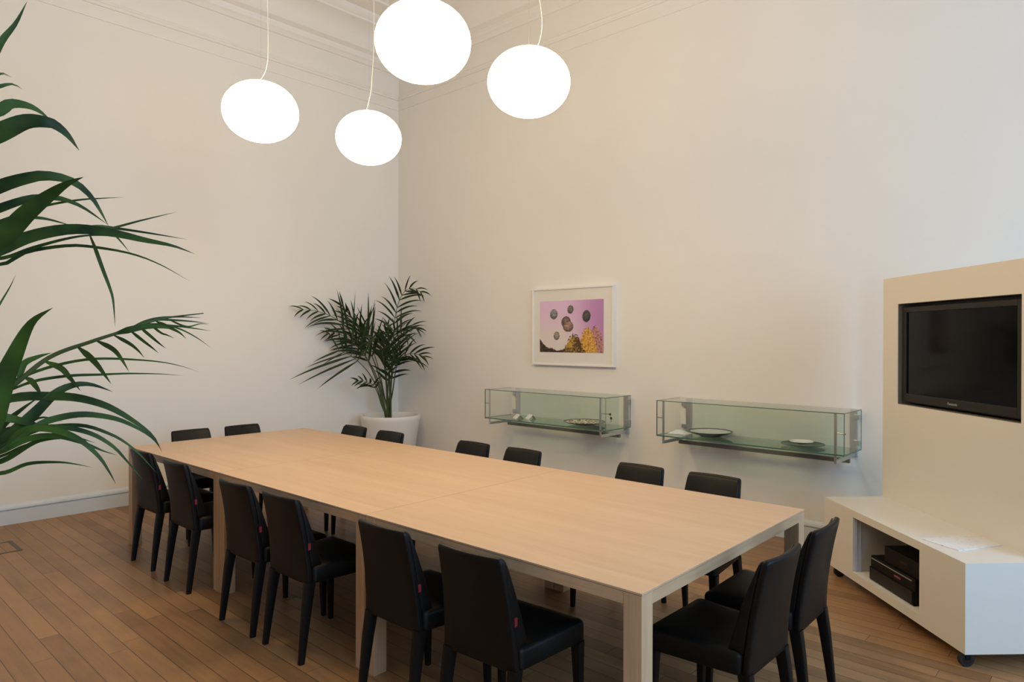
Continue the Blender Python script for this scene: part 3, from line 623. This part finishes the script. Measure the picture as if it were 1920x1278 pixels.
# ---------------------------------------------------------------- media unit on castors
A0 = Vector((5.488, -0.709, 0)); AR = math.radians(-45.5)
mu = thing('media_cabinet', 'white lacquered cabinet on castors with an open niche and tall television panel', 'cabinet', A0, AR)
X0, X1, ZL, ZH, YD = -0.075, 1.295, 0.080, 0.512, 0.62
nx0, nx1, nz0, nz1, nd = 0.287, 0.947, 0.131, 0.468, 0.36
b = MB().box(X0, nx0, 0, YD, ZL, ZH).box(nx1, X1, 0, YD, ZL, ZH).box(nx0, nx1, 0, YD, ZL, nz0).box(nx0, nx1, 0, YD, nz1, ZH).box(nx0, nx1, nd, YD, nz0, nz1)
b.build('body', WHITE, mu)
li = MB().box(nx0, nx0 + 0.0015, 0.012, nd, nz0, nz1).box(nx0 + .0015, nx1, nd - .0015, nd, nz0, nz1)
li.box(nx0 + .0015, nx0 + .006, 0.02, 0.024, nz0, nz1).box(nx0 + .0015, nx0 + .006, 0.045, 0.049, nz0, nz1)
li.build('niche_lining', NICHE, mu)
hx0, hx1, hz0, hz1 = 0.090, 1.130, 1.150, 1.797; PY0, PY1, PT = 0.397, 0.53, 1.972
p = MB().box(X0, hx0, PY0, PY1, ZH, PT).box(hx1, X1, PY0, PY1, ZH, PT).box(hx0, hx1, PY0, PY1, ZH, hz0).box(hx0, hx1, PY0, PY1, hz1, PT).box(hx0, hx1, PY1 - .012, PY1, hz0, hz1)
p.build('television_panel', WHITE, mu)['label'] = 'tall white panel with the recess for the television'
li = MB().box(hx0, hx0 + .002, PY0 + .004, PY1 - .012, hz0, hz1).box(hx1 - .002, hx1, PY0 + .004, PY1 - .012, hz0, hz1)
li.box(hx0 + .002, hx1 - .002, PY0 + .004, PY1 - .012, hz0, hz0 + .002).box(hx0 + .002, hx1 - .002, PY0 + .004, PY1 - .012, hz1 - .002, hz1).box(hx0 + .002, hx1 - .002, PY1 - .014, PY1 - .012, hz0 + .002, hz1 - .002)
li.build('recess_shade_lining', mat('recess_shade_taupe', (0.17, 0.15, 0.125), 0.6), mu)  # added lining, its dark taupe stands in for shade around the television
for cx, cy in ((-0.005, 0.06), (1.240, 0.035), (0.045, 0.55), (1.245, 0.55)):
    c = MB().box(cx - 0.022, cx + 0.022, cy - 0.022, cy + 0.022, ZL - 0.005, ZL); c.box(cx - 0.017, cx - 0.013, cy - 0.004, cy + 0.020, 0.036, ZL - .004).box(cx + 0.013, cx + 0.017, cy - 0.004, cy + 0.020, 0.036, ZL - .004)
    co_ = c.build('castor', BLACKP, mu)
    wv = MB(); rings = []
    for xx, rr in ((-0.012, .030), (-0.0115, .0345), (-.009, .037), (.009, .037), (.0115, .0345), (.012, .030)):
        rings.append([(cx + xx, cy + .008 + rr * math.cos(2 * PI * k / 28), 0.0372 + rr * math.sin(2 * PI * k / 28)) for k in range(28)])
    wv.loft(rings).build('wheel', RUBBER, co_, smooth=40)
    hb = MB(); hb.lathe([(0.001, -.0005), (0.022, -.0005), (0.024, .001), (0.024, .0245), (0.022, .026), (0.001, .026)], 28)
    hb.v = [(cx - 0.01275 + z_, cy + .008 + x_, 0.0372 + y_) for x_, y_, z_ in hb.v]
    hb.build('hub', DARKG, co_, smooth=40)
def W(x, y, z): return A0 + Matrix.Rotation(AR, 3, 'Z') @ Vector((x, y, z))
tv = thing('television', 'black flat plasma television set into the white panel of the media unit', 'television', W(0.108, PY0 + 0.022, 1.170), AR)
TW, TH, bz = 1.000, 0.604, 0.034
m = MB().box(0, bz, 0, .05, 0, TH).box(TW - bz, TW, 0, .05, 0, TH).box(bz, TW - bz, 0, .05, TH - bz, TH).box(bz, TW - bz, 0, .05, 0, 0.052)
m.build('bezel', DARKG, tv, bevel=0.003)
MB().box(bz, TW - bz, 0.010, 0.048, 0.052, TH - bz).build('screen', SCREEN, tv)
MB().box(0.05, TW - 0.05, 0.050, 0.096, 0.05, TH - 0.05).build('back_housing', BLACKP, tv)
tc = bpy.data.curves.new('logo', 'FONT'); tc.body = 'Panasonic'; tc.size = 0.021; tc.align_x = 'CENTER'; tc.extrude = 0.0004
to = bpy.data.objects.new('logo_curve', tc); COL.objects.link(to); bpy.context.view_layer.update()
me = bpy.data.meshes.new_from_object(to.evaluated_get(bpy.context.evaluated_depsgraph_get())); bpy.data.objects.remove(to)
me.materials.clear(); me.materials.append(mat('pale_logo_print', (0.5, 0.5, 0.5), 0.4)); lo = bpy.data.objects.new('logo', me); COL.objects.link(lo)
lo.parent = tv; lo.location = (TW / 2 - 0.02, -0.0006, 0.018); lo.rotation_euler = (PI / 2, 0, 0); lo['label'] = 'small pale maker name on the bezel'
# devices in the niche
t = thing('receiver', 'black receiver at the bottom of the device stack in the cabinet niche', 'electronics', W(0.412, 0.035, nz0), AR)
MB().box(0, 0.43, 0, 0.27, 0.004, 0.078).build('housing', BLACKP, t, bevel=0.002)
MB().box(0.01, 0.42, -0.003, 0, 0.008, 0.074).build('front_panel', DARKG, t)['label'] = 'glossier dark front'
MB().box(0.02, 0.05, .02, .05, 0, .004).box(.38, .41, .02, .05, 0, .004).box(0.02, 0.05, .2, .23, 0, .004).box(.38, .41, .2, .23, 0, .004).build('foot', RUBBER, t)
t = thing('disc_player', 'slim black disc player with a silver strip lying on the receiver', 'electronics', W(0.420, 0.040, nz0 + 0.078), AR)
MB().box(0, 0.43, 0, 0.25, 0.0, 0.068).build('housing', BLACKP, t, bevel=0.002)
MB().box(0.008, 0.40, -0.0025, 0, 0.050, 0.0555).build('trim_strip', SILVER, t)['label'] = 'thin silver strip'
MB().box(0.24, 0.30, -0.0025, 0, 0.022, 0.032).build('display_window', mat('dim_red_display', (0.25, 0.07, 0.06), 0.3), t)['label'] = 'small reddish display'
t = thing('set_top_box', 'black set-top box on top of the device stack in the cabinet niche', 'electronics', W(0.540, 0.052, nz0 + 0.146), AR)
MB().box(0, 0.385, 0, 0.22, 0.0, 0.092).build('housing', BLACKP, t, bevel=0.003)
MB().box(0.15, 0.22, -0.002, 0, 0.045, 0.055).build('display_window', DARKG, t)
# paper on the cabinet
PR = mat('printed_paper', (0.80, 0.80, 0.81), 0.6); tt = NT(PR)
mp = tt.n('ShaderNodeMapping', i_Vector=tt.n('ShaderNodeTexCoord').outputs['Object'], i_Scale=(26, 90, 1)).outputs[0]
nz_ = tt.n('ShaderNodeTexNoise', i_Vector=mp, i_Scale=1.0, i_Detail=2).outputs['Fac']; cr = tt.n('ShaderNodeValToRGB'); tt.link(nz_, cr.inputs[0])
cr.color_ramp.elements[0].position = .60; cr.color_ramp.elements[0].color = (.78, .78, .79, 1); cr.color_ramp.elements[1].position = .70; cr.color_ramp.elements[1].color = (.50, .51, .54, 1)
tt.link(cr.outputs[0], PR.node_tree.nodes['Principled BSDF'].inputs['Base Color'])
o = MB().box(-0.105, 0.105, -0.1485, 0.1485, 0, 0.004).build('paper_sheets', PR); o.location = (6.317, -1.253, ZH + 0.0003); o.rotation_euler = (0, 0, math.radians(-29.5))
tag(o, 'thin pile of printed white paper lying on the white media cabinet', 'paper')

# ---------------------------------------------------------------- palms
def blade(m, pts, wmax, up, prof=None, fold=0.25, mi=0):
    """strap-shaped leaflet along pts, V-folded about its midrib, tapering to a point"""
    n = len(pts); b0 = len(m.v)
    for i, p in enumerate(pts):
        t = (pts[min(i + 1, n - 1)] - pts[max(i - 1, 0)]).normalized(); s = t.cross(up)
        if s.length < 1e-4: s = t.cross(Vector((1, 0, 0)))
        s.normalize(); nn = s.cross(t).normalized(); u = i / (n - 1)
        w_ = wmax / 2 * (min(1, 0.25 + u * 3.2) * (1 - max(0, (u - 0.30) / 0.70) ** 1.7) ** 1.0 + 0.012)
        m.v += [tuple(p + s * w_ + nn * w_ * fold), tuple(p), tuple(p - s * w_ + nn * w_ * fold), tuple(p - nn * min(0.0012, w_ * .4))]
    for i in range(n - 1):
        a = b0 + i * 4; c = a + 4
        for j, k in ((0, 1), (1, 2), (2, 3), (3, 0)): m.face([a + j, a + k, c + k, c + j], mi)
    m.face([b0, b0 + 1, b0 + 2, b0 + 3], mi); e_ = b0 + (n - 1) * 4; m.face([e_ + 3, e_ + 2, e_ + 1, e_], mi)
def pot(t, r0, r1, h, wall=0.03):
    MB().lathe([(0.001, 0), (r0 * .96, 0), (r0, .012), (r0 + (r1 - r0) * .9, h - .075), (r1 * .995, h - .05), (r1, h - .012), (r1 - .004, h - .003), (r1 - .012, h), (r1 - wall + .006, h - .002), (r1 - wall, h - .012), (r1 - wall - .01, h - .10)], 72, cap0=True).build('pot', POT, t, smooth=35)
    MB().lathe([(r1 - wall - .008, h - .09), (r1 * .5, h - .082), (.001, h - .078)], 48, cap1=True).build('soil', SOIL, t, smooth=60)
def resample(P, n):
    L = [0]
    for i in range(1, len(P)): L.append(L[-1] + (P[i] - P[i - 1]).length)
    out = []; k = 0
    for j in range(n):
        s = L[-1] * j / (n - 1)
        while k < len(P) - 2 and L[k + 1] < s: k += 1
        f = (s - L[k]) / max(1e-9, L[k + 1] - L[k]); out.append(P[k].lerp(P[k + 1], min(1, f)))
    return out
CPC = Vector((0.43, -0.45, 0))
cp = thing('corner_palm', 'bushy kentia palm in a large white round pot standing in the room corner', 'plant', CPC)
pot(cp, 0.255, 0.352, 0.665)
rnd = random.Random(7)
for fi, (pts, st, npair, ll, droop, spread) in enumerate(CORNER_PALM):
    R_ = [Vector(p) - CPC for p in pts]; R_[0] = Vector((rnd.uniform(-.05, .05), rnd.uniform(-.05, .05), 0.575))
    N = 60; C_ = resample(spline(R_, 8), N); m = MB()
    m.tube(C_, [0.0085 * (1 - i / N) + 0.0016 for i in range(N)], 6, 1)
    va = math.radians(-47 + rnd.uniform(-24, 24)); V_ = Vector((math.cos(va), math.sin(va), rnd.uniform(-.1, .35)))
    npair = max(6, int(npair * .78))
    for k in range(npair):
        u = st + (1 - st) * (k + 0.3) / npair; i = min(N - 2, int(u * (N - 1)))
        p = C_[i]; t_ = (C_[i + 1] - C_[i - 1]).normalized(); s_ = t_.cross(V_).normalized(); nn = (V_ - V_.dot(t_) * t_).normalized()
        q = (k + .5) / npair; Lk = ll * (0.72 + 0.5 * math.sin(min(1, q * 1.15 + .12) * PI) - 0.25 * q ** 2) * rnd.uniform(.75, 1.15)
        for sg in (-1, 1):
            a = math.radians(spread + rnd.uniform(-10, 10)) * (1 - 0.45 * q)
            d_ = (t_ * math.cos(a) + s_ * sg * math.sin(a) + nn * rnd.uniform(-.1, .3)).normalized()
            P_ = []; cur = p.copy(); dd_ = d_.copy(); ns = 9
            for j in range(ns):
                P_.append(cur.copy()); cur = cur + dd_ * Lk / (ns - 1); dd_ = (dd_ + Vector((0, 0, -1)) * droop * 0.30 * (j / ns + .25)).normalized()
            # keep every leaf inside the room corner
            wp = [Vector((max(v_.x, 0.03 - CPC.x), min(v_.y, -0.03 - CPC.y), v_.z)) for v_ in P_]
            blade(m, wp, 0.030 * rnd.uniform(.75, 1.1) * (1 - .3 * q), nn + Vector((0, 0, .2)), fold=.3)
    m.build('frond', [LEAF, STALK], cp, smooth=50)
BPC = Vector((3.12, -5.56, 0))
bp = thing('tall_palm', 'large palm at the left edge, its long leaves reaching in front of the table', 'plant', BPC)
pot(bp, 0.24, 0.33, 0.62)
for key in ('A', 'C', 'B', 'E'):
    rc, leaves = BIG_PALM[key]; R_ = [Vector(p) - BPC for p in rc]
    base = Vector(({'A': .04, 'B': .05, 'C': -.02, 'E': .02}[key], {'A': .02, 'B': -.04, 'C': .03, 'E': -.05}[key], 0.54))
    C_ = spline([base] + R_, 8); N = len(C_); m = MB()
    m.tube(C_, [0.011 * (1 - i / N) ** .8 + 0.0015 for i in range(N)], 8, 1)
    for pts, w_ in leaves:
        P_ = [Vector(p) - BPC for p in pts]; near_ = min(C_, key=lambda c: (c - P_[0]).length)
        if (near_ - P_[0]).length < .12: P_[0] = near_.copy()
        P_ = resample(spline(P_, 6), 26)
        view = (Vector((7.019, -5.468, 1.569)) - BPC - P_[12]).normalized()
        blade(m, P_, w_ * 1.12, view + Vector((0, 0, .25)), fold=.22)
    m.build('frond', [LEAFL, STALK], bp, smooth=50)
# further fronds of the same palm on its other side, outside the picture
rnd = random.Random(3)
for az in (185, 225, 265, 310):
    a_ = math.radians(az); d2 = Vector((math.cos(a_), math.sin(a_), 0)); m = MB()
    C_ = spline([Vector((0, 0, .54)), d2 * .08 + Vector((0, 0, 1.0)), d2 * .25 + Vector((0, 0, 1.6)), d2 * .55 + Vector((0, 0, 1.95)), d2 * .95 + Vector((0, 0, 2.0)), d2 * 1.25 + Vector((0, 0, 1.8))], 8)
    N = len(C_); m.tube(C_, [0.010 * (1 - i / N) + .0015 for i in range(N)], 8, 1); s_ = d2.cross(Vector((0, 0, 1)))
    for k in range(14):
        i = int(N * (.42 + .56 * k / 14)); t_ = (C_[min(i + 1, N - 1)] - C_[i - 1]).normalized()
        for sg in (-1, 1):
            dd_ = (t_ * .7 + s_ * sg * .7 + Vector((0, 0, .15))).normalized(); cur = C_[i].copy(); P_ = []
            for j in range(10): P_.append(cur.copy()); cur = cur + dd_ * .05; dd_ = (dd_ + Vector((0, 0, -.12))).normalized()
            blade(m, P_, .035, Vector((0, 0, 1)))
    m.build('frond', [LEAFL, STALK], bp, smooth=50)
